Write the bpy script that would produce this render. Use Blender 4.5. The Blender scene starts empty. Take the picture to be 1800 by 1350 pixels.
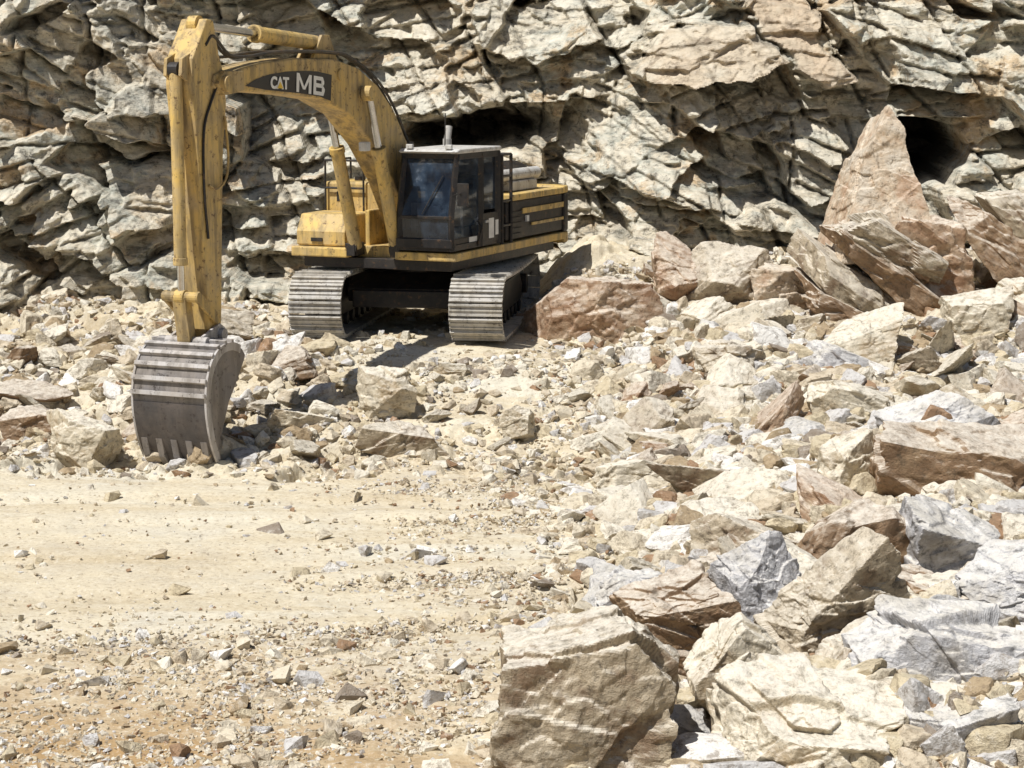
import bpy, math, random
import numpy as np
from mathutils import Vector, Matrix
random.seed(7); RNG=np.random.default_rng(7)
scene=bpy.context.scene
COL=scene.collection
rad=math.radians

# ------------------------------------------------------------ numpy noise
def h2(ix,iy,s):
    n=(ix*374761393+iy*668265263+s*144269504)&0xffffffff
    n=((n^(n>>13))*1274126177)&0xffffffff
    n=n^(n>>16); n=(n*69069+s*12345)&0xffffffff; n=n^(n>>15)
    return (n&0xffffff)/float(0xffffff)
def h3(ix,iy,iz,s): return h2(ix+iz*7919,iy-iz*104729,s)
def vn2(x,y,s):
    ix=np.floor(x).astype(np.int64); iy=np.floor(y).astype(np.int64)
    fx=x-ix; fy=y-iy; fx=fx*fx*(3-2*fx); fy=fy*fy*(3-2*fy)
    a=h2(ix,iy,s);b=h2(ix+1,iy,s);c=h2(ix,iy+1,s);d=h2(ix+1,iy+1,s)
    return (a+(b-a)*fx)*(1-fy)+(c+(d-c)*fx)*fy-.5
def fbm2(x,y,s,o=4):
    r=0;a=1
    for i in range(o):
        r=r+a*vn2(x,y,s+i*17); x=x*2.03+3.1;y=y*2.03+1.7;a*=.5
    return r
def vn3(x,y,z,s):
    iz=np.floor(z).astype(np.int64); fz=z-iz; fz=fz*fz*(3-2*fz)
    ix=np.floor(x).astype(np.int64); iy=np.floor(y).astype(np.int64)
    fx=x-ix; fy=y-iy; fx=fx*fx*(3-2*fx); fy=fy*fy*(3-2*fy)
    def pl(k):
        a=h3(ix,iy,k,s);b=h3(ix+1,iy,k,s);c=h3(ix,iy+1,k,s);d=h3(ix+1,iy+1,k,s)
        return (a+(b-a)*fx)*(1-fy)+(c+(d-c)*fx)*fy
    return pl(iz)*(1-fz)+pl(iz+1)*fz-.5
def facet2(x,y,s,by=0.,g=1.,cheb=0.,info=False):
    ix=np.floor(x).astype(np.int64); iy=np.floor(y).astype(np.int64)
    best=np.full(x.shape,1e9); val=np.zeros(x.shape); X0=np.zeros(x.shape); R0=np.zeros(x.shape); R1=np.zeros(x.shape)
    for dx in(-1,0,1):
        for dy in(-1,0,1):
            cx=ix+dx;cy=iy+dy
            jx=cx+h2(cx,cy,s); jy=cy+h2(cx,cy,s+1)
            ex=x-jx; ey=y-jy; d=(1-cheb)*np.sqrt(ex*ex+ey*ey)+cheb*np.maximum(abs(ex+.15*ey),abs(ey))
            m=d<best
            v=h2(cx,cy,s+2)-.5+g*((h2(cx,cy,s+3)-.5)*ex+(h2(cx,cy,s+4)-.5+by)*ey)
            if info:
                X0=np.where(m,ex,X0); R0=np.where(m,h2(cx,cy,s+7)-.5,R0); R1=np.where(m,h2(cx,cy,s+8)-.5,R1)
            best=np.where(m,d,best); val=np.where(m,v,val)
    return (val,X0,R0,R1) if info else val
def beds(u,w,s,by=-.4,g=1.):
    i=np.floor(w).astype(np.int64); fw=w-i-.5
    ln=.55+.9*h2(i,i*0,s); sl=(h2(i,i*0+3,s)-.5)*2.4
    q=(u+sl*fw)/ln+17*h2(i,i*0+1,s); j=np.floor(q).astype(np.int64); fu=q-j-.5
    v=h2(i,j,s+2)-.5+g*((h2(i,j,s+3)-.5)*fu*1.6+((h2(i,j,s+4)-.5)*1.2+by)*fw)
    return v
def facet3(x,y,z,s,g=1.):
    ix=np.floor(x).astype(np.int64); iy=np.floor(y).astype(np.int64); iz=np.floor(z).astype(np.int64)
    best=np.full(x.shape,1e9); val=np.zeros(x.shape)
    for dx in(-1,0,1):
        for dy in(-1,0,1):
            for dz in(-1,0,1):
                cx=ix+dx;cy=iy+dy;cz=iz+dz
                ex=x-cx-h3(cx,cy,cz,s);ey=y-cy-h3(cx,cy,cz,s+1);ez=z-cz-h3(cx,cy,cz,s+5)
                d=ex*ex+ey*ey+ez*ez; m=d<best
                v=h3(cx,cy,cz,s+2)-.5+g*((h3(cx,cy,cz,s+3)-.5)*ex+(h3(cx,cy,cz,s+4)-.5)*ey+(h3(cx,cy,cz,s+6)-.5)*ez)
                best=np.where(m,d,best); val=np.where(m,v,val)
    return val
def S(a,b,x):
    t=np.clip((x-a)/(b-a),0,1); return t*t*(3-2*t)
def blur(A,n=1):
    for _ in range(n):
        P=np.pad(A,1,mode='edge')
        A=(P[:-2,1:-1]+2*P[1:-1,1:-1]+P[2:,1:-1])/4
        P=np.pad(A,1,mode='edge')
        A=(P[1:-1,:-2]+2*P[1:-1,1:-1]+P[1:-1,2:])/4
    return A
def box(A,r):
    for ax in(0,1):
        P=np.pad(A,[(r+1,r) if k==ax else (0,0) for k in(0,1)],mode='edge'); C=np.cumsum(P,axis=ax)
        n=A.shape[ax]; k=2*r+1
        A=(np.take(C,np.arange(k,k+n),axis=ax)-np.take(C,np.arange(0,n),axis=ax))/k
    return A

def mk_mesh(name,V,F):
    V=np.asarray(V,np.float32);F=np.asarray(F,np.int32)
    me=bpy.data.meshes.new(name); k=F.shape[1]
    me.vertices.add(len(V)); me.vertices.foreach_set("co",V.ravel())
    me.loops.add(F.size); me.loops.foreach_set("vertex_index",F.ravel())
    me.polygons.add(len(F)); me.polygons.foreach_set("loop_start",np.arange(0,F.size,k,dtype=np.int32))
    me.update(calc_edges=True); me.validate(); me.shade_flat()
    return me
def grid_faces(nu,nv):
    i=np.arange(nu*nv).reshape(nv,nu)
    return np.stack([i[:-1,:-1],i[:-1,1:],i[1:,1:],i[1:,:-1]],-1).reshape(-1,4)

# ------------------------------------------------------------ materials
def newmat(name):
    m=bpy.data.materials.new(name); m.use_nodes=True
    nt=m.node_tree; b=nt.nodes["Principled BSDF"]
    return m,nt,b
def N(nt,t,**k):
    n=nt.nodes.new(t)
    for a,v in k.items(): setattr(n,a,v)
    return n
def noise(nt,vec,scale,detail=5,rough=.6,dist=0.):
    n=N(nt,'ShaderNodeTexNoise'); n.inputs['Scale'].default_value=scale; n.inputs['Detail'].default_value=min(detail,5)
    n.inputs['Roughness'].default_value=rough; n.inputs['Distortion'].default_value=dist
    if vec is not None: nt.links.new(vec,n.inputs['Vector'])
    return n.outputs[0]
def ramp(nt,fac,stops,interp='LINEAR'):
    r=N(nt,'ShaderNodeValToRGB'); cr=r.color_ramp; cr.interpolation=interp
    while len(cr.elements)>1: cr.elements.remove(cr.elements[-1])
    cr.elements[0].position=stops[0][0]; cr.elements[0].color=(*stops[0][1],1)
    for p,c in stops[1:]:
        e=cr.elements.new(p); e.color=(*c,1)
    nt.links.new(fac,r.inputs[0]); return r.outputs[0]
def mix(nt,fac,a,b,mode='MIX'):
    m=N(nt,'ShaderNodeMix',data_type='RGBA',blend_type=mode)
    for s,v in((m.inputs[0],fac),(m.inputs[6],a),(m.inputs[7],b)):
        if isinstance(v,(int,float)): s.default_value=v
        elif isinstance(v,tuple): s.default_value=(*v,1)
        else: nt.links.new(v,s)
    return m.outputs[2]
def gray(v): return (v,v,v)
def mapping(nt,scale,rot=(0,0,0),coord='Object'):
    tc=N(nt,'ShaderNodeTexCoord'); mp=N(nt,'ShaderNodeMapping')
    mp.inputs['Scale'].default_value=scale; mp.inputs['Rotation'].default_value=rot
    nt.links.new(tc.outputs[coord],mp.inputs[0]); return mp.outputs[0]
def bump(nt,b,h,strength,dist):
    n=N(nt,'ShaderNodeBump'); n.inputs['Strength'].default_value=strength; n.inputs['Distance'].default_value=dist
    nt.links.new(h,n.inputs['Height']); nt.links.new(n.outputs[0],b.inputs['Normal'])

def rock_mat(name,c1,c2,c3,stain=(.22,.11,.045),stain_amt=.5,dust=.6):
    m,nt,b=newmat(name)
    v=mapping(nt,(1,1,1)); vs=mapping(nt,(1.2,1.2,4),(.1,.15,0))
    oi=N(nt,'ShaderNodeObjectInfo')
    off=N(nt,'ShaderNodeVectorMath',operation='MULTIPLY_ADD')
    nt.links.new(oi.outputs['Random'],off.inputs[0]); off.inputs[1].default_value=(37,19,53); nt.links.new(v,off.inputs[2])
    n1=noise(nt,off.outputs[0],1.6,5,.74); n2=noise(nt,vs,2.6,5,.78,0); n3=noise(nt,off.outputs[0],8,5,.82)
    c=ramp(nt,n1,[(.36,c1),(.5,c2),(.62,c3)])
    c=mix(nt,ramp(nt,n2,[(.44,gray(0)),(.64,gray(.5))]),c,tuple(x*.45 for x in c2))
    c=mix(nt,ramp(nt,n1,[(.50,gray(0)),(.62,gray(stain_amt))]),c,stain)
    c=mix(nt,ramp(nt,n3,[(.34,gray(.75)),(.48,gray(0))]),c,tuple(x*.25 for x in c3))
    g=N(nt,'ShaderNodeNewGeometry'); sx=N(nt,'ShaderNodeSeparateXYZ'); nt.links.new(g.outputs['True Normal'],sx.inputs[0])
    up=mix(nt,1.0,ramp(nt,sx.outputs[2],[(.2,gray(0)),(1.,gray(dust))]),ramp(nt,n3,[(.35,gray(.25)),(.58,gray(1))]),'MULTIPLY')
    c=mix(nt,up,c,(.84,.79,.69))  # pale dust on upward faces, whitened further to paint in highlights
    nt.links.new(c,b.inputs['Base Color']); b.inputs['Roughness'].default_value=.93
    b.inputs['Specular IOR Level'].default_value=.2
    bump(nt,b,mix(nt,.2,n3,n2),1.0,.045)
    return m
MR={
 'cream':rock_mat('rock_cream',(.72,.64,.50),(.64,.56,.42),(.46,.38,.26),stain=(.42,.29,.16),stain_amt=.4,dust=.85),
 'grey':rock_mat('rock_grey',(.68,.68,.70),(.57,.56,.57),(.38,.37,.36),stain=(.36,.30,.23),stain_amt=.3,dust=.7),
 'brown':rock_mat('rock_brown',(.40,.28,.17),(.31,.20,.12),(.44,.36,.26),stain_amt=.6,dust=.8),
 'tan':rock_mat('rock_tan',(.57,.48,.35),(.46,.38,.27),(.32,.26,.19),stain_amt=.4,dust=.8),
 'orange':rock_mat('rock_orange',(.68,.60,.49),(.62,.49,.35),(.52,.38,.26),stain=(.46,.27,.16),stain_amt=.5,dust=.5),
 'rust':rock_mat('rock_rust',(.54,.42,.30),(.46,.31,.20),(.38,.24,.15),stain=(.28,.15,.08),stain_amt=.5,dust=.75),
}
def stone_mat():
    m,nt,b=newmat('loose_stone')
    g=N(nt,'ShaderNodeNewGeometry')
    c=ramp(nt,g.outputs['Random Per Island'],[(0,(.69,.61,.47)),(.18,(.60,.51,.38)),(.33,(.43,.33,.21)),(.40,(.78,.72,.60)),(.58,(.61,.59,.57)),(.67,(.62,.53,.37)),(.85,(.36,.23,.14)),(.89,(.30,.25,.20)),(.92,(.82,.79,.74))],'CONSTANT')
    v=mapping(nt,(1,1,1)); n=noise(nt,v,8,5,.8)
    c=mix(nt,ramp(nt,n,[(.38,gray(.65)),(.5,gray(0))]),c,(.20,.15,.10))
    c=mix(nt,ramp(nt,n,[(.55,gray(0)),(.7,gray(.5))]),c,(.86,.82,.74))
    nt.links.new(c,b.inputs['Base Color']); b.inputs['Roughness'].default_value=.95; b.inputs['Specular IOR Level'].default_value=.15
    bump(nt,b,n,1.0,.05); return m
M_stone=stone_mat()
def ground_mat():
    m,nt,b=newmat('quarry_ground')
    v=mapping(nt,(1,1,1))
    n1=noise(nt,v,.22,5,.55); n2=noise(nt,v,1.3,5,.65); n3=noise(nt,v,16,5,.8); n4=noise(nt,mapping(nt,(.20,1.8,1),(0,0,.15)),1.1,5,.6,.3)
    c=ramp(nt,n1,[(.36,(.62,.53,.38)),(.5,(.71,.63,.47)),(.62,(.68,.63,.51))])
    c=mix(nt,ramp(nt,n2,[(.42,gray(0)),(.66,gray(.4))]),c,(.57,.53,.45))
    c=mix(nt,ramp(nt,n4,[(.47,gray(0)),(.60,gray(.6))]),c,(.57,.47,.31))
    sx=N(nt,'ShaderNodeSeparateXYZ'); nt.links.new(v,sx.inputs[0])
    mr=N(nt,'ShaderNodeMapRange'); mr.inputs[1].default_value=18.3; mr.inputs[2].default_value=14.8
    nt.links.new(sx.outputs[1],mr.inputs[0])
    mx=N(nt,'ShaderNodeMapRange'); mx.inputs[1].default_value=1.; mx.inputs[2].default_value=-2.5; mx.inputs[3].default_value=.35
    nt.links.new(sx.outputs[0],mx.inputs[0])
    och=mix(nt,1.0,mix(nt,1.0,ramp(nt,n2,[(.34,gray(.15)),(.52,gray(.95))]),mr.outputs[0],'MULTIPLY'),mx.outputs[0],'MULTIPLY')
    c=mix(nt,och,c,(.44,.29,.14))
    c=mix(nt,ramp(nt,n3,[(.34,gray(.7)),(.46,gray(0))]),c,(.28,.20,.13))
    c=mix(nt,ramp(nt,n3,[(.54,gray(0)),(.68,gray(.6))]),c,(.84,.79,.69))
    nt.links.new(c,b.inputs['Base Color']); b.inputs['Roughness'].default_value=.97; b.inputs['Specular IOR Level'].default_value=.1
    bump(nt,b,mix(nt,.35,n3,n2),.8,.04); return m
def cliff_mat():
    m,nt,b=newmat('cliff_rock')
    v=mapping(nt,(1,1,1)); vs=mapping(nt,(.7,.7,3),(0,rad(6),0))
    n1=noise(nt,v,.4,5,.65); n2=noise(nt,vs,1.5,5,.78,.2); n3=noise(nt,v,4.5,5,.8); n4=noise(nt,v,.8,5,.68)
    c=ramp(nt,n1,[(.36,(.47,.47,.41)),(.46,(.57,.50,.38)),(.54,(.45,.46,.40)),(.64,(.59,.50,.36))])
    c=mix(nt,ramp(nt,n2,[(.45,gray(0)),(.60,gray(.75))]),c,(.68,.63,.52))
    c=mix(nt,ramp(nt,n4,[(.53,gray(0)),(.62,gray(.7))]),c,(.52,.37,.21))
    c=mix(nt,ramp(nt,n2,[(.36,gray(.85)),(.45,gray(0))]),c,(.15,.145,.125))
    c=mix(nt,ramp(nt,n3,[(.37,gray(.75)),(.47,gray(0))]),c,(.11,.10,.085))
    c=mix(nt,ramp(nt,n3,[(.54,gray(0)),(.68,gray(.65))]),c,(.84,.79,.69))
    at=N(nt,'ShaderNodeAttribute'); at.attribute_name='weather_shade'; sp=N(nt,'ShaderNodeSeparateXYZ'); nt.links.new(at.outputs['Vector'],sp.inputs[0])
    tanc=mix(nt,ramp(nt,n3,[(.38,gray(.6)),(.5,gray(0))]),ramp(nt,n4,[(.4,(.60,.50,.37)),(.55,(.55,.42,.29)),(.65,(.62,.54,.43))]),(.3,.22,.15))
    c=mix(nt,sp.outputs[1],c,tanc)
    # painted shade: recesses and hollows darkened, along with the dark joints
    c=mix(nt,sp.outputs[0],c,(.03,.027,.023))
    nt.links.new(c,b.inputs['Base Color']); b.inputs['Roughness'].default_value=.93; b.inputs['Specular IOR Level'].default_value=.2
    bump(nt,b,mix(nt,.5,n3,n2),1.0,.10); return m
def paint(name,col,dirt=(.42,.33,.21),amt=.6,rough=.5,rust=(.12,.07,.04)):
    m,nt,b=newmat(name)
    v=mapping(nt,(1,1,1)); n=noise(nt,v,2.2,5,.7); n2=noise(nt,v,11,5,.75); n3=noise(nt,mapping(nt,(5,5,.8)),1.5,5,.65)
    c=mix(nt,ramp(nt,n,[(.40,gray(0)),(.62,gray(amt))]),col,dirt)
    c=mix(nt,ramp(nt,n3,[(.45,gray(0)),(.62,gray(amt*.85))]),c,tuple(x*.45 for x in dirt))
    c=mix(nt,ramp(nt,n2,[(.35,gray(.85)),(.43,gray(0))]),c,rust)
    nt.links.new(c,b.inputs['Base Color']); b.inputs['Roughness'].default_value=rough
    b.inputs['Specular IOR Level'].default_value=.35
    bump(nt,b,n2,.3,.012); return m
M_yel=paint('yellow_paint',(.70,.48,.15),(.52,.40,.22),.75,.6)
M_stick=paint('grimy_yellow_paint',(.66,.46,.16),(.46,.35,.20),.85,.6)
M_boom=paint('dusty_yellow_paint',(.58,.40,.14),(.42,.32,.18),.9,.6)
M_blk=paint('black_paint',(.014,.014,.016),(.12,.10,.08),.25,.45)
M_steel=paint('worn_steel',(.52,.50,.49),(.42,.37,.32),.7,.5,(.06,.045,.04))
M_msteel=paint('scuffed_steel',(.20,.185,.18),(.30,.26,.22),.7,.6,(.05,.04,.035))
M_dsteel=paint('dark_steel',(.075,.068,.066),(.17,.14,.12),.6,.6,(.04,.03,.028))
M_trk=paint('track_steel',(.50,.48,.45),(.56,.51,.42),.7,.55,(.07,.05,.04))
M_grey=paint('light_grey_paint',(.62,.62,.61),(.48,.42,.33),.4)
M_rubber=paint('hose_rubber',(.03,.03,.03),(.2,.16,.11),.4,.7)
def plain(name,col,rough=.4,metal=0.):
    m,nt,b=newmat(name); n=noise(nt,mapping(nt,(1,1,1)),9,5)
    c=mix(nt,ramp(nt,n,[(.4,gray(0)),(.7,gray(.5))]),col,tuple(x*.6 for x in col))
    nt.links.new(c,b.inputs['Base Color']); b.inputs['Roughness'].default_value=rough; b.inputs['Metallic'].default_value=metal; return m
M_white=plain('white_decal',(.8,.8,.78)); M_dec=plain('black_decal',(.015,.015,.017)); M_chrome=plain('chrome_rod',(.6,.6,.6),.18,1.)
M_tri=plain('yellow_decal',(.75,.5,.05))
def glass():
    m,nt,b=newmat('cab_glass'); b.inputs['Roughness'].default_value=.05
    n=noise(nt,mapping(nt,(1,1,1)),3,5)
    c=ramp(nt,n,[(.42,(.012,.018,.03)),(.60,(.04,.06,.09)),(.70,(.16,.19,.23))]); nt.links.new(c,b.inputs['Base Color'])
    b.inputs['Alpha'].default_value=.8; return m
M_glass=glass()

# ------------------------------------------------------------ terrain
def rubmask(x,y):
    xb=-.2+.9*S(15,24,y)+.5*vn2(y*.5,y*0+3.,91)
    a=S(xb-.6,xb+1.2,x)
    b=S(24.8,26.2,y+.9*vn2(x*.7,y*.1,55))
    return np.maximum(a,b)
def dusty(x,y):
    return S(-3.,-1.8,x)*(1-S(1.0,2.2,x))*S(25,26.5,y)*(1-S(31.5,32.5,y))
def pad_mask(x,y):
    return S(28.8,29.8,y)*(1-S(36,37.5,y))*S(-4.8,-3.9,x)*(1-S(.4,1.3,x))
def gh(x,y):
    x=np.asarray(x,float);y=np.asarray(y,float)
    z=S(25.6,30.6,y)*(1.0-.35*(1-S(-6.5,-4.5,x)))
    z=z+.42*S(1.3,4.2,x)*S(11,15,y)*(1-S(25,29,y))
    z=z+1.0*S(31.8,35.3,y)*S(-.2,1.6,x)+.5*S(32,36,y)*(1-S(-6,-4.6,x))-.05*pad_mask(x,y)
    rm=rubmask(x,y)*(1-pad_mask(x,y)*.85)
    inr=(1-S(45,60,np.abs(x)))*(1-S(45,60,np.abs(y)))
    z=z+(.30*fbm2(x*.55,y*.55,5,3)*rm*(1-.5*dusty(x,y))+.05*fbm2(x*.4,y*.4,9,3))*inr
    z=z-.12*np.exp(-((x+4.6)/1.)**2-((y-25.9)/.8)**2)-.18*np.exp(-((x-1.4)/1.2)**2-((y-30.9)/.9)**2)
    return z
def rub_disp(x,y):
    xw=x+.12*vn2(x*3,y*3,33);yw=y+.12*vn2(x*3,y*3,34)
    return (.26*facet2(xw/.75,yw/.6,101)+.13*facet2(xw/.33,yw/.26,111))*(1-.7*dusty(x,y))
def grid_axis(lo,hi,step,outs):
    d=np.arange(lo,hi+1e-6,step)
    return np.concatenate([[lo-o for o in outs[::-1]],d,[hi+o for o in outs]])
xs=grid_axis(-9.5,9.5,.034,[.5,1.5,3,6,12,25,60,150,320]); ys=grid_axis(12.2,36.5,.034,[.5,1.5,3,6,12,25,60,150,320])
X,Y=np.meshgrid(xs,ys); Z=gh(X,Y)
den=((X>-9.6)&(X<9.6)&(Y>12.1)&(Y<36.6)).astype(float)
rm=rubmask(X,Y)*(1-pad_mask(X,Y)*.75)*den
Z+=blur(rm*(rub_disp(X,Y)+.06*facet2(X/.14,Y/.11,121)*(1-.5*dusty(X,Y))),1)
rough=1+1.6*(1-S(16.5,19,Y))
Z+=blur(den*(.018*fbm2(X*4,Y*4,71,3)+.016*rough*facet2(X/.16,Y/.12,131)*(.5+fbm2(X*.6,Y*.6,66,2))),1)
for k,(y0_,sl_) in enumerate(((18.0,.10),(19.6,.10),(21.0,.06),(22.4,.06),(23.6,.03))):
    c=y0_+sl_*(X+3)+.25*np.sin(X*.5+k)
    Z-=den*(1-rubmask(X,Y))*(.040*np.exp(-((Y-c)/.20)**2)-.022*np.exp(-((Y-c-.42)/.16)**2))*(.6+1.2*vn2(X*.8,Y*.2+k,44))
me=mk_mesh('ground',np.stack([X,Y,Z],-1).reshape(-1,3),grid_faces(len(xs),len(ys)))
ground=bpy.data.objects.new('ground',me); COL.objects.link(ground); ground['kind']='structure'; me.materials.append(ground_mat())
ground['label']='pale dusty quarry floor strewn with crushed stone'

# ------------------------------------------------------------ cliff
def cliff_base(x):
    return 36.9-2.7*(1-S(-10.5,-2.2,x))-1.2*(1-S(-14,-9,x))-1.9*S(.6,3.5,x)-.6*S(6,9,x)+.5*vn2(x*.35,x*0+.5,77)
xs=grid_axis(-11.5,12,.023,[.5,1.5,3,6,12,25,60,140]); ss=np.concatenate([np.arange(-.6,7.8,.022),np.arange(8.0,14,.25),14+np.array([.1,.5,1.5,4,10,25,60,140])])
X,Sg=np.meshgrid(xs,ss); Zf=np.minimum(Sg,14.); back=np.maximum(Sg-14.,0)
inn=((np.abs(X)<13)&(Sg<14)).astype(float)
w0x=.18*fbm2(X*.5,Zf*.5,201,3)+.05*fbm2(X*1.8,Zf*1.8,203,3); w0z=.20*fbm2(X*.5+5,Zf*.5,211,3)+.04*fbm2(X*1.8,Zf*1.8,213,3)
tilt=.05*X+.15*np.logaddexp(0,(X-2.5)*1.5)/1.5
u=X+w0x+.08*Zf; w=Zf+w0z+tilt
j1=.030*vn2(X*7,Zf*7,501)+.022*vn2(X*17,Zf*17,502); j2=.026*vn2(X*8,Zf*8,503)+.02*vn2(X*19,Zf*19,504)
u2=u+j1; w2=w+j2
var=.15+1.1*np.clip(.45+fbm2(X*.45,Zf*.45,401,2)*1.8,0,1)
big,ex,ra,rb_=facet2(u2/2.4,w2/1.7,301,-.15,.9,.4,info=True)
w3=w2+ra*1.3+rb_*1.0*ex*2.4; u3=u2-rb_*.8*w2+ra*2
med,ex2,ra2,rb2=facet2(u3/1.25,w3/.85,311,-.25,.9,.75,info=True)
w4=w3+ra2*.4+rb2*.6*ex2*1.1; u4=u3-rb2*.5*w3
d=.85*big+.85*med
d+=.42*beds(u4/.95,w4/.38,611,-.3,.8)*(.65+.35*var)
d+=.20*facet2(u4/.45,w4/.25,321,-.15,1.0,.8)*var
d+=.08*facet2(u4/.20,w4/.13,331,-.1,1.0,.7)*var+.045*beds(u4/.15,w4/.08,641,-.2)*var+.028*facet2(u2/.08,w4/.06,651,-.2,1.2)
d+=.30*fbm2(X*.3,Zf*.3,351,3)
fi=np.floor(w4/.38).astype(np.int64); fw=w4/.38-fi
g1=(h2(fi,np.floor(u3/1.1).astype(np.int64),73)>.5)*np.exp(-(np.minimum(fw,1-fw)/.08)**2)
q=(u3*.95+w3*.30+.3*vn2(X*.7,Zf*.7,909))/1.3; qi=np.floor(q).astype(np.int64); fq=q-qi
g2=(h2(qi,np.floor(w3/1.2).astype(np.int64),74)>.4)*np.exp(-(np.minimum(fq,1-fq)/.030)**2)
d-=.22*g1+.30*g2
def pip(px,pz,poly):
    c=np.zeros(px.shape,bool); n=len(poly)
    for i in range(n):
        x1_,z1_=poly[i];x2_,z2_=poly[(i+1)%n]
        if z1_==z2_: continue
        t=((z1_>pz)!=(z2_>pz))&(px<(x2_-x1_)*(pz-z1_)/(z2_-z1_)+x1_); c^=t
    return c
xw=X+.35*vn2(X*1.6,Zf*1.6,88)+.15*vn2(X*5,Zf*5,89); zw=Zf+.22*vn2(X*1.6,Zf*1.6,90)+.12*vn2(X*5,Zf*5,91)
pm=pip(xw,zw,[(3.4,8.2),(4.3,8.2),(6.1,4.9),(5.4,4.9),(4.5,5.9)])
pl=pip(xw,zw,[(2.2,5.2),(2.7,6.0),(4.3,6.0),(4.9,5.3),(4.2,5.05),(3.2,4.95)])
fine=.16*facet2(u3/.8,w3/.45,711,-.2)+.07*facet2(u4/.25,w4/.15,712)+.03*facet2(u2/.1,w4/.06,713)
d=np.where(pm,.25*d+.75*(.95-.40*(Zf-5.0)+fine*1.3),d)
d=np.where(pl,.2*d+.8*(1.55-.85*(Zf-5.0)+.15*(X-3.5)+fine*1.3),d)
for poly,dd,zc in (([(-7.6,5.2),(-6.2,5.9),(-4.9,5.3),(-5.3,4.4),(-7.2,4.3)],.9,4.6),([(-.4,6.4),(1.2,6.6),(1.6,5.7),(.4,5.3),(-.6,5.6)],.9,5.6),([(1.4,4.2),(2.9,4.5),(3.4,3.6),(2.6,2.9),(1.5,3.2)],.6,3.4),([(-7.4,3.4),(-6.0,3.7),(-5.6,2.6),(-6.9,2.2)],.7,2.6)):
    pk=pip(xw,zw,poly); d=np.where(pk,.35*d+.65*(dd-.6*(Zf-zc)+fine*1.4),d)
zb=4.5+.1*X+.2*vn2(X*1.1,X*0,18)
d+=.7*S(-2.6,-2.2,X)*(1-S(1.4,1.9,X))*(Zf>zb)*np.exp(-np.maximum(Zf-zb,0)/.8)
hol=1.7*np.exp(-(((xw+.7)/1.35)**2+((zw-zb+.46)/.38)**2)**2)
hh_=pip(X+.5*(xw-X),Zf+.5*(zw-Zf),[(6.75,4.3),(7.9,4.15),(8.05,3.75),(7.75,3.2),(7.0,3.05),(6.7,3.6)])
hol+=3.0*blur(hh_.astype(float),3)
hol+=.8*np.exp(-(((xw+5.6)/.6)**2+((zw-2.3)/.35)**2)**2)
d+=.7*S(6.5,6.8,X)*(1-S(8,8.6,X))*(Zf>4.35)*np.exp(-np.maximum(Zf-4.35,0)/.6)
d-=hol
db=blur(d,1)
cav_shade=np.clip((box(box(db,14),14)-db-.20)/.5,0,1)*.6
cav_shade=np.clip(np.maximum(np.maximum(cav_shade,np.clip(hol-.35,0,1)*.92),blur(np.maximum(g1,g2),1)*.45),0,.93)*inn
Yc=cliff_base(X)+.34*np.maximum(Zf-1,0)-db*inn+back
Zc=Zf-.07*db*inn+.4*(Sg>14)*fbm2(X*.1,back*.1,4,2)
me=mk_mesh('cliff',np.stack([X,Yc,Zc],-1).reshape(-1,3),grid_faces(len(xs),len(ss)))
at=me.attributes.new('weather_shade','FLOAT_VECTOR','POINT'); at.data.foreach_set('vector',np.stack([cav_shade,blur(pm*.75+pl*.5*(1-pm),3)*inn,cav_shade*0],-1).astype(np.float32).ravel())  # first channel: shade painted into recess colour, second: tan slab mask
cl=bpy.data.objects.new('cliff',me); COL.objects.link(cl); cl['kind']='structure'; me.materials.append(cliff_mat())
cl['label']='fractured layered grey brown quarry rock face'

# ------------------------------------------------------------ rocks
import bmesh
def ico(n):
    bm=bmesh.new(); bmesh.ops.create_icosphere(bm,subdivisions=n,radius=1.)
    bm.verts.ensure_lookup_table()
    V=np.array([v.co[:] for v in bm.verts]); F=np.array([[v.index for v in f.verts] for f in bm.faces])
    E=np.array([[e.verts[0].index,e.verts[1].index] for e in bm.edges]); bm.free()
    V/=np.linalg.norm(V,axis=1)[:,None]; return V,F,E
ICO={n:ico(n) for n in (4,5,6,7)}
def relax(a,E,n):
    k=len(a); deg=np.bincount(E.ravel(),minlength=k)
    for _ in range(n):
        s=np.bincount(E[:,0],a[E[:,1]],k)+np.bincount(E[:,1],a[E[:,0]],k); a=.45*a+.55*s/deg
    return a
def hull(D,planes,hs):
    dn=D@planes.T; r=np.where(dn>1e-3,hs[None,:]/np.maximum(dn,1e-3),1e9).min(1)
    return D*r[:,None]
def rnd_planes(rng,n,tilt=.3):
    P=rng.normal(size=(n,3)); P/=np.linalg.norm(P,axis=1)[:,None]
    H=rng.uniform(.62,1.0,n)
    ax=np.array([[1,0,0],[-1,0,0],[0,1,0],[0,-1,0],[0,0,1],[0,0,-1]],float)+rng.normal(size=(6,3))*tilt
    ax/=np.linalg.norm(ax,axis=1)[:,None]
    return np.vstack([P,ax]),np.concatenate([H,rng.uniform(.58,.85,6)])
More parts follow.
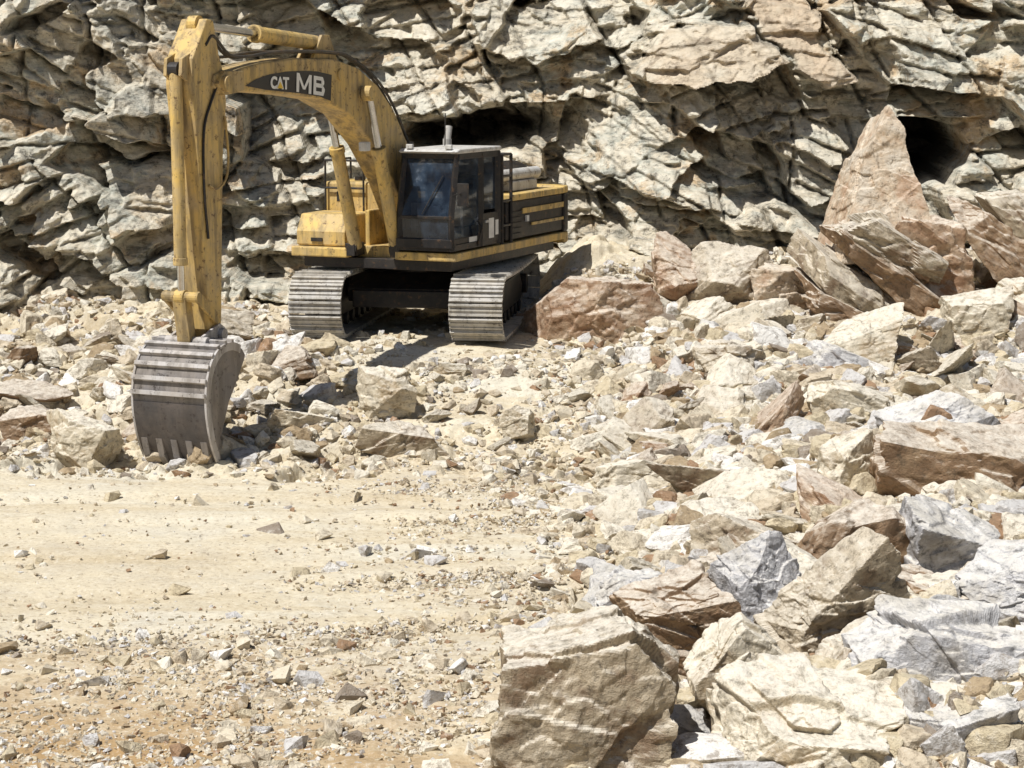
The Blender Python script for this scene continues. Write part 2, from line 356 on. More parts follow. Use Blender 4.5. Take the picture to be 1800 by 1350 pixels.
def weather_shade(V,E,seed,size,amt=1.):  # shape weathering only; the cliff attribute of this name carries painted shade
    x,y,z=V.T; L=np.linalg.norm(V,axis=1)+1e-6; Dn=V/L[:,None]
    s=size
    rng=np.random.default_rng(seed+5); q=rng.normal(size=3)
    xr=x+.35*q[0]*z; zr=z+.3*q[1]*x+.3*q[2]*y
    zw=zr+.06*s*vn3(x/s*2,y/s*2,z/s*2,seed)
    lay=facet3(xr/s*1.4,y/s*1.4,zw/s*2.4,seed+20,1.)*.08*s
    lay+=facet3(xr/s*3.5,y/s*3.5,zw/s*5.5,seed+40,1.)*.045*s
    lay+=facet3(xr/s*8,y/s*8,zw/s*10,seed+60,1.)*.020*s
    if len(V)>20000: lay+=facet3(xr/s*20,y/s*20,zw/s*24,seed+70,1.)*.008*s
    lay=relax(lay,E,1)
    lay+=vn3(x/s*14,y/s*14,z/s*16,seed+50)*.012*s
    return V+Dn*np.array([1,1,.8])*(lay*amt)[:,None]
def rock_mesh(seed,dims,n=6,planes=9,amt=1.,k=.62,tilt=.3):
    rng=np.random.default_rng(seed); D,F,E=ICO[n]
    P,H=rnd_planes(rng,planes,tilt); V=hull(D,P,H)*np.array(dims)*k
    V=weather_shade(V,E,seed*13,float(np.mean(dims)),amt)
    return mk_mesh('rock',V,F)
def poly_rock(seed,poly,thick,n=6,amt=1.,lean=.15,cut=3):
    rng=np.random.default_rng(seed); p=np.array(poly,float); c=p.mean(0); p=p-c
    D,F,E=ICO[n]; P=[];H=[]
    for i in range(len(p)):
        a=p[i];b=p[(i+1)%len(p)]; e=b-a; nn=np.array([e[1],-e[0]]); nn/=np.linalg.norm(nn)
        if nn@a<0: nn=-nn
        v=np.array([nn[0],rng.uniform(-lean,lean),nn[1]]); v/=np.linalg.norm(v); P.append(v);H.append(abs(nn@a))
    for sgn in(1,-1):
        v=np.array([rng.uniform(-.2,.2),sgn,rng.uniform(-.05,.25)]); v/=np.linalg.norm(v); P.append(v);H.append(thick/2)
    for k in range(cut):
        v=np.array([rng.uniform(-1,1),-1,rng.uniform(-.8,.8)]); v/=np.linalg.norm(v); P.append(v); H.append(thick*.55)
    V=hull(D,np.array(P),np.array(H)); V=weather_shade(V,E,seed*13,float(np.ptp(p[:,1])*.5+.3),amt)
    return mk_mesh('rock',V,F),c
CN={'cream':'pale cream','grey':'light grey','brown':'rusty brown','tan':'weathered tan','orange':'orange stained','rust':'rust stained'}
NB=[0]
def put_rock(me,loc,rot,scale,kind,label,name='boulder',grp='quarried boulders in the rubble'):
    o=bpy.data.objects.new(name,me); COL.objects.link(o)
    if not me.materials: me.materials.append(MR[kind])
    o.material_slots[0].link='OBJECT'; o.material_slots[0].material=MR[kind]
    o.location=loc; o.rotation_euler=rot; o.scale=scale
    o['label']=label; o['category']='rock'
    if grp:o['group']=grp
    NB[0]+=1; return o
HER=[]
def H(seed,x,y,dims,kind,label,rot=(0,0,0),sink=.25,z=None,planes=8,amt=1.,tilt=.3):
    HER.append((x,y,max(dims[0],dims[1])*.5))
    me=rock_mesh(seed,dims,7 if y<18 else 6,planes,amt,tilt=tilt)
    g=float(gh(x,y)); zz=g+dims[2]*.5*(1-sink) if z is None else z
    return put_rock(me,(x,y,zz),rot,(1,1,1),kind,label)
H(11,.52,14.7,(1.5,1.1,1.9),'tan','large tan boulder with pale top and rough darker front face',rot=(-.10,.03,.12),z=.16,planes=3,tilt=.10,amt=1.1)
H(12,1.50,16.7,(.95,.75,.9),'brown','rusty brown blocky boulder with flat top',rot=(.0,-.2,.3),z=.45,planes=5,tilt=.2)
H(13,2.15,17.3,(.85,.65,.95),'grey','pale grey faceted upright boulder',rot=(.2,.1,.5),z=.55,planes=14)
H(14,2.75,16.6,(1.15,.8,1.0),'tan','brownish slab tilted against grey boulder',rot=(.1,-.55,.35),z=.5,planes=5)
H(15,3.6,17.2,(1.0,.7,.55),'brown','brown wedge of rock with yellow underside',rot=(.1,.25,-.2),z=.5)
H(116,3.65,15.3,(2.0,1.3,1.2),'grey','large bluish grey boulder with cracked face',rot=(.05,.08,.1),z=.30,planes=10,tilt=.2,amt=1.2)
H(121,2.20,14.3,(1.7,1.3,1.1),'cream','large yellowish cream boulder with broken facets',rot=(.15,.1,-.3),z=.12,planes=8,tilt=.25,amt=1.3)
H(118,1.80,15.6,(.9,.8,.7),'cream','pale cream boulder with flat lit top',rot=(.1,.1,.3),z=.34,planes=8)
H(119,2.95,15.7,(.95,.7,.7),'tan','small tan angular boulder between larger ones',rot=(.1,-.3,.7),z=.36,planes=7)
H(122,3.30,14.2,(.9,.8,.8),'grey','white grey jagged boulder wedged by others',rot=(.2,.1,.4),z=.18,planes=7)
H(125,4.0,14.4,(.8,.8,.7),'grey','pale grey jagged block among boulders',rot=(.1,.4,1.1),z=.22,planes=7)
H(123,2.55,18.0,(1.0,.8,.7),'cream','pale cream block stacked behind boulders',rot=(.1,.2,.9),z=.52,planes=7)
H(124,1.2,17.9,(.85,.7,.6),'grey','light grey angular block on rubble',rot=(.2,.1,.2),z=.35,planes=7)
H(18,3.3,18.8,(1.2,.8,.8),'brown','dark brown grey wedge shaped boulder',rot=(.1,-.4,.2),z=.62)
H(19,1.9,19.3,(.7,.5,.4),'brown','small dark wedge of rock',rot=(0,-.2,.6))
H(61,4.5,17.0,(1.2,.8,.75),'grey','light grey slab among boulders',rot=(.2,-.3,.2),planes=9)
H(62,4.2,18.9,(1.1,.8,.7),'grey','pale grey broad boulder face',rot=(.2,.1,.8),planes=9)
H(63,2.6,20.2,(.9,.7,.5),'tan','tan flat block among rubble',rot=(.1,.2,.3))
H(20,4.9,21.6,(1.9,1.1,1.05),'brown','flat topped block with red brown face',rot=(0,0,-.06),z=.72,planes=3,tilt=.12,amt=1.1)
H(21,3.70,21.8,(.5,.5,.85),'cream','upright cream block of stone',rot=(.1,.2,.3),z=.72)
H(22,1.6,23.9,(1.15,.75,.45),'cream','pale flat slab on rubble',rot=(.1,.1,.2))
H(23,2.4,23.0,(1.0,.7,.45),'tan','tan broken slab on rubble',rot=(-.1,.15,.5))
H(24,5.6,25.4,(1.2,.8,.6),'grey','light grey sharp edged slab',rot=(.1,-.25,.2))
H(25,4.6,26.6,(1.1,.9,.6),'cream','pale angular boulder on heap',rot=(.1,.15,.2))
H(26,-1.75,27.6,(.85,.7,.85),'cream','rounded pale boulder in front of excavator tracks',rot=(.1,.1,.2),planes=14,z=.62)
H(27,-3.05,27.2,(.85,.55,.4),'cream','flat pale slab on rubble bank',rot=(0,.15,.2))
H(28,0.05,27.0,(.45,.4,.4),'cream','small pale block on gravel slope')
H(29,-5.7,26.2,(.8,.7,.65),'cream','cream boulder at foot of rubble bank')
H(30,-6.6,27.1,(.7,.6,.6),'brown','brown shaded boulder in rubble bank')
H(31,-1.5,26.5,(1.1,.5,.4),'tan','long tan slab with shaded underside',rot=(0,.08,.1))
H(34,7.1,30.6,(1.2,1.0,.9),'cream','pale boulder below standing slab')
H(35,8.3,31.6,(1.4,1.2,1.0),'cream','pale boulder at cliff foot',rot=(.1,.3,0))
H(36,2.8,33.1,(1.2,.9,.9),'rust','reddish tan broken boulder at cliff foot',rot=(.1,.3,.4),planes=10)
H(37,3.6,32.9,(1.4,1.0,1.0),'tan','brown grey angular boulder at cliff foot',rot=(.2,-.1,.1),planes=10)
H(38,4.4,32.9,(1.1,.9,.9),'orange','cracked rusty tan boulder at cliff foot',rot=(0,.2,.6),planes=10)
H(39,5.3,29.5,(1.1,.9,.6),'cream','pale slab on heap by boulders')
H(40,3.2,29.0,(1.1,.8,.5),'tan','tan slab lying on heap',rot=(.1,.1,.7))
th=.62
for k,(kd,ln) in enumerate((('brown',1.9),('tan',2.3),('brown',2.4),('tan',2.2))):
    o_=(k-1.4)*.46
    H(410+k,5.85+math.sin(th)*o_,31.9+.15*(k%2),(ln,1.4,.60),kd,f'steeply tilted {CN[kd]} slab in a layered stack',rot=(.12,th+.06*(k%3-1),.1),z=1.75+math.cos(th)*o_,planes=4,tilt=.14,amt=1.25)
H(430,6.7,32.3,(1.8,1.4,1.5),'rust','heavy layered rusty rock mass under standing slab',rot=(.05,.5,.1),z=2.0,planes=7,amt=1.5)
H(44,8.0,33.0,(1.9,1.0,.6),'brown','dark brown slab leaning beside standing rock',rot=(.1,.85,.1),z=2.35,planes=3)
H(45,8.5,33.2,(1.8,1.0,.5),'tan','tan slab leaning against cliff',rot=(.1,.9,.1),z=2.45,planes=3)
def PR(seed,poly,thick,y,kind,label,rot=(0,0,0),**k):
    me,c=poly_rock(seed,poly,thick,**k); HER.append((c[0],y,.9))
    return put_rock(me,(c[0],y,c[1]),rot,(1,1,1),kind,label)
PR(51,[(4.95,2.0),(5.22,3.0),(5.68,3.80),(6.12,5.18),(6.40,4.0),(6.98,2.95),(7.2,2.0)],1.25,32.9,'orange','tall pointed mottled tan slab standing on boulders',rot=(-.16,0,.1),lean=.10,amt=.6,n=7,cut=0)
PR(53,[(.45,.85),(.52,1.55),(.9,1.85),(2.05,1.82),(2.4,1.2),(2.3,.8)],1.2,32.0,'rust','angular rusty boulder beside excavator track',rot=(-.1,.04,.2),amt=1.1,lean=.25)

VAR=[rock_mesh(200+i,(1,random.uniform(.65,1),random.uniform(.45,.8)),5,random.choice((6,8,10,14)),k=.68) for i in range(24)]
def keepout(x,y,s):
    if -4.4<x<.5 and 29.9-s*.4<y<36.5: return True
    if -5.4<x<-3.6 and 24.6<y<26.6+s: return True
    if .4<x<2.7 and 29.6<y<33: return True
    for hx,hy,hr in HER:
        if (x-hx)**2+(y-hy)**2<(hr*.72+s*.26)**2: return True
    return False
def scatter(n,x0,x1,y0,y1,s0,s1,cols,where):
    k=0;t=0
    while k<n and t<n*40:
        t+=1; x=random.uniform(x0,x1);y=random.uniform(y0,y1)
        if abs(x)>.258*y+.2 : continue
        s=s0+(s1-s0)*random.random()**1.8
        if float(rubmask(np.array(x),np.array(y)))<.7 or keepout(x,y,s): continue
        c=random.choice(cols)
        i=random.randrange(len(VAR)); z=float(gh(x,y))+s*.14
        sz='small' if s<.45 else 'large'
        put_rock(VAR[i],(x,y,z),(random.gauss(0,.35),random.gauss(0,.35),random.uniform(0,6.28)),(s*1.25,s*1.25,s*.85),c,
            f'{sz} {CN[c]} angular rock lying {where}','rock' if s<.45 else 'boulder')
        HER.append((x,y,s*.30)); k+=1
A=['cream','cream','cream','cream','tan','grey','brown','rust']
scatter(48,-.3,5.6,15.2,19.8,.25,.62,['cream','grey','grey','tan','cream'],'on quarry rubble')
scatter(128,1.2,8.2,19,31,.28,.75,A,'on rubble heap')
scatter(22,-8,-3.2,25.4,31,.25,.6,['cream','cream','tan','brown'],'on rubble bank')
scatter(12,-3.6,1.2,25.,29.6,.18,.38,['cream','cream','tan'],'on gravel slope')
scatter(28,2.4,9.,31.2,34.4,.3,.8,['tan','cream','tan','brown','orange'],'at foot of cliff')
scatter(12,-9,-4.2,30.5,33.5,.3,.8,['tan','cream'],'at foot of cliff')

# ---- loose stones as stuff
def hull_mesh(rng,n):
    bm=bmesh.new()
    P=rng.normal(size=(n,3)); P/=np.linalg.norm(P,axis=1)[:,None]; P=P*rng.uniform(.8,1.1,(n,1))
    for p in P: bm.verts.new(p)
    r=bmesh.ops.convex_hull(bm,input=bm.verts[:]); bmesh.ops.delete(bm,geom=[g for g in r['geom_interior'] if isinstance(g,bmesh.types.BMVert)],context='VERTS')
    bmesh.ops.triangulate(bm,faces=bm.faces[:]); bm.verts.index_update(); bm.verts.ensure_lookup_table()
    V=np.array([v.co[:] for v in bm.verts]); F=np.array([[v.index for v in f.verts] for f in bm.faces]); bm.free(); return V,F
def rough_mesh(rng,sd):
    D,F,E=ICO[4]; P,Hh=rnd_planes(rng,7,.35); V=hull(D,P,Hh)
    V=weather_shade(V,E,sd,1.1,1.1); return V/np.abs(V).max(),F
def stones(name,n,nv,s0,s1,pw,label,dens,flat=.38):
    m=n*6; x=RNG.uniform(-9,9,m); y=RNG.uniform(12.8,35,m)
    pr=dens(x,y); ok=(np.abs(x)<.265*y+.3)&(RNG.random(m)<pr); x=x[ok][:n];y=y[ok][:n]; n=len(x)
    s=s0+(s1-s0)*RNG.random(n)**pw
    rmm=rubmask(x,y)*(1-pad_mask(x,y)*.75)
    g=gh(x,y)+rmm*rub_disp(x,y)+s*.06
    a=RNG.uniform(0,6.28,n);t=RNG.normal(0,.4,n); idx=RNG.integers(0,16,n)
    VV=[];FF=[];o=0
    for k in range(16):
        rng=np.random.default_rng(900+k); V0,F0=hull_mesh(rng,nv) if nv else rough_mesh(rng,900+k*7); q=np.where(idx==k)[0]; c=len(q)
        v=V0[None]*np.array([.6,.5,flat])*s[q][:,None,None]*RNG.uniform(.7,1.3,(c,1,3))
        ct,st=np.cos(t[q])[:,None],np.sin(t[q])[:,None]; ca,sa=np.cos(a[q])[:,None],np.sin(a[q])[:,None]
        vy=v[...,1]*ct-v[...,2]*st; vz=v[...,1]*st+v[...,2]*ct
        vx=v[...,0]*ca-vy*sa; vy=v[...,0]*sa+vy*ca
        VV.append(np.stack([vx+x[q][:,None],vy+y[q][:,None],vz+g[q][:,None]],-1).reshape(-1,3))
        FF.append((F0[None]+(np.arange(c)*len(V0))[:,None,None]+o).reshape(-1,3)); o+=c*len(V0)
    me=mk_mesh(name,np.concatenate(VV),np.concatenate(FF)); me.materials.append(M_stone)
    ob=bpy.data.objects.new(name,me); COL.objects.link(ob); ob['kind']='stuff'; ob['label']=label; ob['category']='gravel'
def koa(x,y): return (1-((x>-4.2)&(x<.2)&(y>30.2)&(y<36)).astype(float)*.8)*(1-.75*np.exp(-((x+4.6)/.9)**2-((y-25.2)/.9)**2))
def gm(x,y):
    near=(1-S(16.5,19.5,y))*(.5+.5*S(-4.0,-1.6,x-(y-15)*.2))
    mid=S(-2.8,.3,x)*(1-S(24.5,26,y))
    return np.clip(np.maximum(near,mid)*(.45+1.4*fbm2(x*.9,y*.9,12,3)),0,1)
def clump(x,y): return np.clip(.50+1.5*fbm2(x*1.1,y*1.1,44,3)+.3*S(2.,4.,x),.1,1)
def d1(x,y): return np.clip(.018+.8*gm(x,y)+rubmask(x,y)*.45*clump(x,y),0,1)*koa(x,y)*(1-.5*S(24,30,y))
def d2(x,y): return np.clip(.004+.06*gm(x,y)+rubmask(x,y)*.85*clump(x,y),0,1)*koa(x,y)*(1-.65*dusty(x,y))*(1-.35*S(25,26,y)*(1-S(-3.4,-2.6,x)))
def red(x,y): return 1-.8*((x>.4)&(x<2.7)&(y>29.8)&(y<32.5))
def d3(x,y): return np.clip(rubmask(x,y)*S(.4,2.0,x-.3*S(22,27,y))*clump(x+9,y)+.2*S(25.5,26.5,y)*(1-S(-2.8,-2.2,x)),0,1)*koa(x,y)*(1-S(33,34,y))*red(x,y)*(.6+.4*S(16,17.5,y))
stones('gravel',80000,8,.02,.085,1.7,'crushed stone gravel covering the quarry floor',d1)
stones('rubble',24000,11,.08,.28,1.8,'broken pale rubble stones heaped over the ground',d2,.42)
stones('rubble',4200,0,.26,.58,1.8,'pale broken blocks heaped on the slope',d3,.40)

# ------------------------------------------------------------ excavator
ROOT=bpy.data.objects.new('excavator',None); COL.objects.link(ROOT)
ROOT.location=(-1.48,33.0,.97); ROOT.rotation_euler=(0,0,rad(-113))
ROOT['label']='yellow tracked excavator parked with bucket resting on rubble'; ROOT['category']='excavator'
class B:
    def __init__(s): s.v=[];s.f=[]
    def add(s,v,f):
        o=len(s.v); s.v+= [tuple(p) for p in v]; s.f+=[tuple(i+o for i in q) for q in f]; return s
    def box(s,x0,x1,y0,y1,z0,z1):
        return s.add([(x0,y0,z0),(x1,y0,z0),(x1,y1,z0),(x0,y1,z0),(x0,y0,z1),(x1,y0,z1),(x1,y1,z1),(x0,y1,z1)],
          [(0,3,2,1),(4,5,6,7),(0,1,5,4),(1,2,6,5),(2,3,7,6),(3,0,4,7)])
    def prism(s,poly,y0,y1):
        n=len(poly); v=[(x,y0,z) for x,z in poly]+[(x,y1,z) for x,z in poly]
        return s.add(v,[tuple(range(n)),tuple(range(2*n-1,n-1,-1))]+[(i,i+n,(i+1)%n+n,(i+1)%n) for i in range(n)])
    def cyl(s,p,q,r,n=16,r2=None,rot=0.):
        p=Vector(p);q=Vector(q);d=(q-p).normalized(); a=d.orthogonal().normalized()
        if abs(d.z)<.9: a=d.cross(Vector((0,0,1))).normalized()
        b=d.cross(a); r2=r if r2 is None else r2; v=[]
        for c,rr in((p,r),(q,r2)):
            for i in range(n):
                t=2*math.pi*i/n+rot; v.append(c+a*math.cos(t)*rr+b*math.sin(t)*rr)
        return s.add(v,[tuple(range(n-1,-1,-1)),tuple(range(n,2*n))]+[(i,(i+1)%n,(i+1)%n+n,i+n) for i in range(n)])
    def beam(s,p,q,r): return s.cyl(p,q,r*1.414,4,rot=math.pi/4)
    def tube(s,pts,r,n=8):
        for a,b in zip(pts[:-1],pts[1:]): s.cyl(a,b,r,n)
        return s
def part(name,b,mat,parent=None,bev=0.,label=None,rot=0.,loc=(0,0,0)):
    me=bpy.data.meshes.new(name); me.from_pydata(b.v,[],b.f); me.update()
    bm=bmesh.new(); bm.from_mesh(me); bmesh.ops.recalc_face_normals(bm,faces=bm.faces); bm.to_mesh(me); bm.free()
    me.materials.append(mat); o=bpy.data.objects.new(name,me); COL.objects.link(o)
    o.parent=parent or ROOT; o.rotation_euler=(0,0,rot); o.location=loc
    if bev:
        m=o.modifiers.new('bevel','BEVEL'); m.width=bev; m.segments=2; m.limit_method='ANGLE'; m.angle_limit=rad(40)
    if label:o['label']=label
    return o
def smooth_curve(pts,k=6):
    out=[];P=[Vector(p) for p in pts]; P=[2*P[0]-P[1]]+P+[2*P[-1]-P[-2]]
    for i in range(1,len(P)-2):
        for j in range(k):
            t=j/k;a,b,c,d=P[i-1:i+3]
            out.append(.5*((2*b)+(c-a)*t+(2*a-5*b+4*c-d)*t*t+(3*b-a-3*c+d)*t**3))
    out.append(P[-2]); return out
TR=rad(15)
HL=1.85; R=.47
def track(yc):
    b=B(); per=4*HL+2*math.pi*R; n=48; p=per/n
    for i in range(n):
        s=(i+.5)*p
        if s<2*HL: x=-HL+s;z=R;a=0
        elif s<2*HL+math.pi*R: t=(s-2*HL)/R; x=HL+R*math.sin(t);z=R*math.cos(t);a=t
        elif s<4*HL+math.pi*R: x=HL-(s-2*HL-math.pi*R);z=-R;a=math.pi
        else: t=math.pi+(s-4*HL-math.pi*R)/R; x=-HL+R*math.sin(t);z=R*math.cos(t);a=t
        sag=-.03*math.cos(x/HL*math.pi/2) if a==0 else 0
        tg=Vector((math.cos(a),0,-math.sin(a))); nm=Vector((math.sin(a),0,math.cos(a))); c=Vector((x,yc,z+.53+sag))
        def bx(t0,t1,y0,y1,n0,n1):
            v=[c+tg*t+nm*k+Vector((0,y,0)) for k in(n0,n1) for t,y in((t0,y0),(t1,y0),(t1,y1),(t0,y1))]
            b.add(v,[(0,3,2,1),(4,5,6,7),(0,1,5,4),(1,2,6,5),(2,3,7,6),(3,0,4,7)])
        bx(-p*.45,p*.45,-.42,.42,-.02,.012)
        for g,hh in((-.36,.055),(0,.03),(.36,.03)): bx(p*g-.014,p*g+.014,-.418,.418,.012,hh)
        bx(-p*.4,p*.4,-.14,-.07,-.10,-.02); bx(-p*.4,p*.4,.07,.14,-.10,-.02)
    t=part('track',b,M_trk,rot=TR)
    fr=B().prism([(-1.5,.30),(-1.6,.55),(-1.3,.78),(1.2,.78),(1.5,.62),(1.45,.30)],yc-.2,yc+.2)
    part('track_frame',fr,M_blk,t,.02)
    for nm,x,r in(('idler_wheel',HL,.36),('sprocket',-HL,.36)):
        w=B().cyl((x,yc-.06,.53),(x,yc+.06,.53),r,28); w.cyl((x,yc-.25,.53),(x,yc+.25,.53),.17,20)
        part(nm,w,M_blk,t,.01)
    for k in range(7):
        x=-1.3+k*.43; w=B().cyl((x,yc-.2,.21),(x,yc+.2,.21),.105,16)
        part('track_roller',w,M_blk,t,.01)
    for x in(-.6,.7):
        part('carrier_roller',B().cyl((x,yc-.15,.86),(x,yc+.15,.86),.08,14),M_blk,t)
    return t
track(1.25);track(-1.29)
cb=B().prism([(-1.0,.5),(-1.1,.72),(-.7,.95),(.7,.95),(1.1,.72),(1.0,.5)],-1.05,1.05)
cb.box(.85,1.15,-.95,.95,.42,.70)
part('car_body',cb,M_blk,bev=.02,rot=TR)
part('slew_ring',B().cyl((0,0,.93),(0,0,1.2),.68,40),M_blk,bev=.01)
up=B().box(-2.75,1.86,.40,1.45,1.27,1.40).box(-2.75,1.86,-1.45,-.45,1.27,1.42).box(-2.75,1.5,-.45,.40,1.2,1.44)
up.box(.3,1.4,.25,.33,1.2,2.0); up.box(.3,1.4,-.35,-.27,1.2,2.0)
part('upper_frame',up,M_yel,bev=.02)
part('frame_skirt',B().box(-2.6,1.7,-1.3,1.3,1.10,1.265),M_blk,bev=.01)
cw=[]
for i in range(13):
    t=-math.pi/2+math.pi*i/12; cw.append((-2.90-.40*max(math.cos(t),0)**.6,1.43*math.sin(t)))
pts=cw+[(-2.76,1.43),(-2.76,-1.43)]
def cwp(za,zb_,mat,nm,par=None):
    b=B(); m=len(pts); v=[(x,y,za) for x,y in pts]+[(x,y,zb_) for x,y in pts]
    b.add(v,[tuple(range(m)),tuple(range(2*m-1,m-1,-1))]+[(i,i+m,(i+1)%m+m,(i+1)%m) for i in range(m)])
    return part(nm,b,mat,par,.03)
CW=cwp(1.40,2.07,M_blk,'counterweight'); cwp(2.075,2.2,M_yel,'counterweight_cap',CW); cwp(1.2,1.395,M_yel,'counterweight_base',CW)
EH=part('engine_housing',B().box(-2.75,-.25,-1.40,1.40,1.43,2.07),M_blk,bev=.03)
part('housing_trim',B().box(-2.75,-.45,-1.43,1.43,2.075,2.18),M_yel,EH,.015)
part('housing_band',B().box(-2.74,-.9,1.402,1.43,1.84,1.93),M_yel,EH,.005)
part('housing_band',B().box(-2.74,-1.3,1.402,1.43,1.62,1.67),M_yel,EH,.005)
gr=B()
for k in range(5): gr.box(-.88,-.45,1.402,1.425,1.50+k*.09,1.53+k*.09)
part('grille',gr,M_blk,EH)
part('housing_latch',B().box(-1.15,-1.05,1.402,1.435,1.70,1.80),M_white,EH)
hd=B().cyl((-2.5,.55,2.19),(-.8,.55,2.19),.46,28); hd.box(-2.5,-.7,-1.1,.5,2.185,2.55)
part('engine_hood',hd,M_blk,bev=.03)
part('muffler',B().cyl((-2.4,1.05,2.46),(-.7,1.05,2.46),.10,20).box(-2.2,-1.0,.95,1.15,2.19,2.36),M_grey,bev=.02,label='dusty grey cylinder lying on the hood')
part('exhaust_pipe',B().cyl((-1.2,-.1,2.5),(-1.2,-.1,3.05),.075,16).cyl((-1.2,-.1,3.02),(-1.27,-.1,3.26),.06,16),M_grey)
part('air_precleaner',B().cyl((-.9,-.75,2.5),(-.9,-.75,2.8),.06).cyl((-.9,-.75,2.8),(-.9,-.75,3.0),.15,20),M_blk,bev=.02)
tb=B().prism([(1.72,1.43),(1.72,1.66),(1.55,1.93),(.75,1.93),(.75,1.43)],-1.43,-.55); part('tool_box',tb,M_yel,bev=.03)
part('fuel_tank',B().box(-.2,.745,-1.43,-.42,1.43,2.40),M_yel,bev=.04)
part('tank_cap',B().cyl((.3,-1.,2.40),(.3,-1.,2.47),.09,18),M_blk)
part('box_latch',B().box(1.722,1.745,-1.15,-.95,1.50,1.56),M_blk)
part('warning_sign',B().box(.747,.752,-1.2,-1.02,2.08,2.24),M_blk)
hr=B()
for y in(-1.38,-.68):
    hr.cyl((.8,y,1.93),(.8,y,2.75),.018,8)
hr.cyl((.8,-1.38,2.75),(.8,-.68,2.75),.018,8).cyl((.8,-1.38,2.3),(.8,-.68,2.3),.018,8).cyl((.8,-1.38,2.75),(-.1,-1.38,2.75),.018,8).cyl((-.1,-1.38,2.40),(-.1,-1.38,2.75),.018,8)
part('handrail',hr,M_blk)
hr=B()
for x in(-.02,-.40):
    hr.cyl((x,1.42,1.4),(x,1.42,2.85),.03,8)
for z in(1.7,2.1,2.5,2.85): hr.cyl((-.02,1.42,z),(-.40,1.42,z),.022,8)
hr.cyl((-.40,1.42,2.85),(-.40,.7,2.85),.022,8).cyl((-.40,.7,2.85),(-.40,.7,2.1),.022,8)
part('handrail',hr,M_blk)
# cab
x0,x1,xt=.08,1.90,1.66; y0,y1=.46,1.42; z0,zm,z1=1.43,1.95,2.92
cab=B()
cab.box(x0,x1,y0,y1,z0,z0+.1)
for y in(y0+.035,y1-.035):
    cab.beam((x1-.03,y,z0),(x1-.02,y,zm),.04); cab.beam((x1-.02,y,zm),(xt,y,z1),.04)
    cab.beam((x0+.04,y,z0),(x0+.04,y,z1),.055); cab.beam((.80,y,z0),(.80,y,z1),.045)
    cab.beam((x0,y,z1-.03),(xt,y,z1-.03),.05)
cab.beam((x1-.03,y0,z0+.12),(x1-.03,y1,z0+.12),.07); cab.beam((x1-.02,y0,zm),(x1-.02,y1,zm),.026); cab.beam((xt,y0,z1-.02),(xt,y1,z1-.02),.05)
cab.box(x0+.01,x0+.05,y0+.04,y1-.04,z0,2.1)
cab.box(.82,x1-.06,y0+.02,y0+.05,z0,1.75); cab.box(x0+.05,.8,y0+.02,y0+.05,z0,1.9); cab.box(.84,x1-.06,y1-.05,y1-.02,z0,1.62)
CAB=part('cab',cab,M_blk,bev=.008)
part('cab_roof',B().prism([(x0-.05,z1+.01),(xt+.05,z1+.01),(xt+.12,z1+.04),(xt+.02,z1+.08),(x0-.02,z1+.08)],y0-.03,y1+.03),M_grey,CAB,.02,label='pale grey dusty cab roof')
def pane(nm,q): 
    b=B(); b.add(q,[(0,1,2,3)]); return part(nm,b,M_glass,CAB)
pane('windshield',[(x1-.02,y0+.07,zm+.02),(x1-.02,y1-.07,zm+.02),(xt+.0,y1-.07,z1-.06),(xt+.0,y0+.07,z1-.06)])
pane('windshield',[(x1-.03,y0+.07,z0+.18),(x1-.03,y1-.07,z0+.18),(x1-.02,y1-.07,zm-.02),(x1-.02,y0+.07,zm-.02)])
pane('side_window',[(.84,y1-.03,1.62),(x1-.07,y1-.03,1.62),(xt-.02,y1-.03,z1-.08),(.84,y1-.03,z1-.08)])
pane('side_window',[(.12,y1-.03,2.0),(.76,y1-.03,2.0),(.76,y1-.03,z1-.08),(.12,y1-.03,z1-.08)])
pane('side_window',[(.12,y0+.03,1.95),(x1-.1,y0+.03,1.95),(xt-.05,y0+.03,z1-.08),(.12,y0+.03,z1-.08)])
pane('rear_window',[(x0+.03,y0+.08,2.12),(x0+.03,y1-.08,2.12),(x0+.03,y1-.08,z1-.08),(x0+.03,y0+.08,z1-.08)])
dr=B().box(.12,.78,y1-.02,y1+.012,z0+.06,1.95)
dr.beam((.14,y1-.005,1.95),(.14,y1-.005,z1-.06),.022).beam((.76,y1-.005,1.95),(.76,y1-.005,z1-.06),.022).beam((.14,y1-.005,z1-.06),(.76,y1-.005,z1-.06),.022)
part('cab_door',dr,M_blk,CAB,.006)
part('door_handle',B().box(.60,.70,y1+.013,y1+.04,1.80,1.84),M_grey,CAB)
part('door_sign',B().box(.34,.54,y1+.013,y1+.017,1.54,1.86),M_white,CAB,label='white notice plate on the door')
part('door_sign',B().box(.16,.28,y1+.013,y1+.017,1.58,1.82),M_white,CAB)
part('side_sign',B().box(.95,1.25,y1-.018,y1-.012,1.50,1.61),M_white,CAB)
part('step_bar',B().cyl((.95,y1+.0,1.45),(.95,y1+.08,1.75),.02,8).cyl((.95,y1+.08,1.75),(.95,y1+.0,1.85),.02,8),M_blk,CAB)
st=B().box(.45,.95,.72,1.16,1.75,1.88).prism([(.42,1.85),(.30,2.55),(.42,2.55),(.56,1.85)],.72,1.16).box(.5,.9,.8,1.08,1.5,1.75)
part('seat',st,M_blk,CAB,.03)
part('control_console',B().box(1.2,1.6,.56,.68,1.5,2.15).box(.7,1.1,.55,.66,1.6,2.05).cyl((1.05,1.2,1.6),(1.1,1.2,2.1),.02,8),M_grey,CAB,.01)
part('wiper',B().cyl((x1+.01,.9,zm+.05),(xt+.1,1.2,2.6),.010,6),M_blk,CAB)
part('antenna',B().cyl((.4,.6,z1+.08),(.38,.6,z1+.60),.010,6),M_blk,CAB)
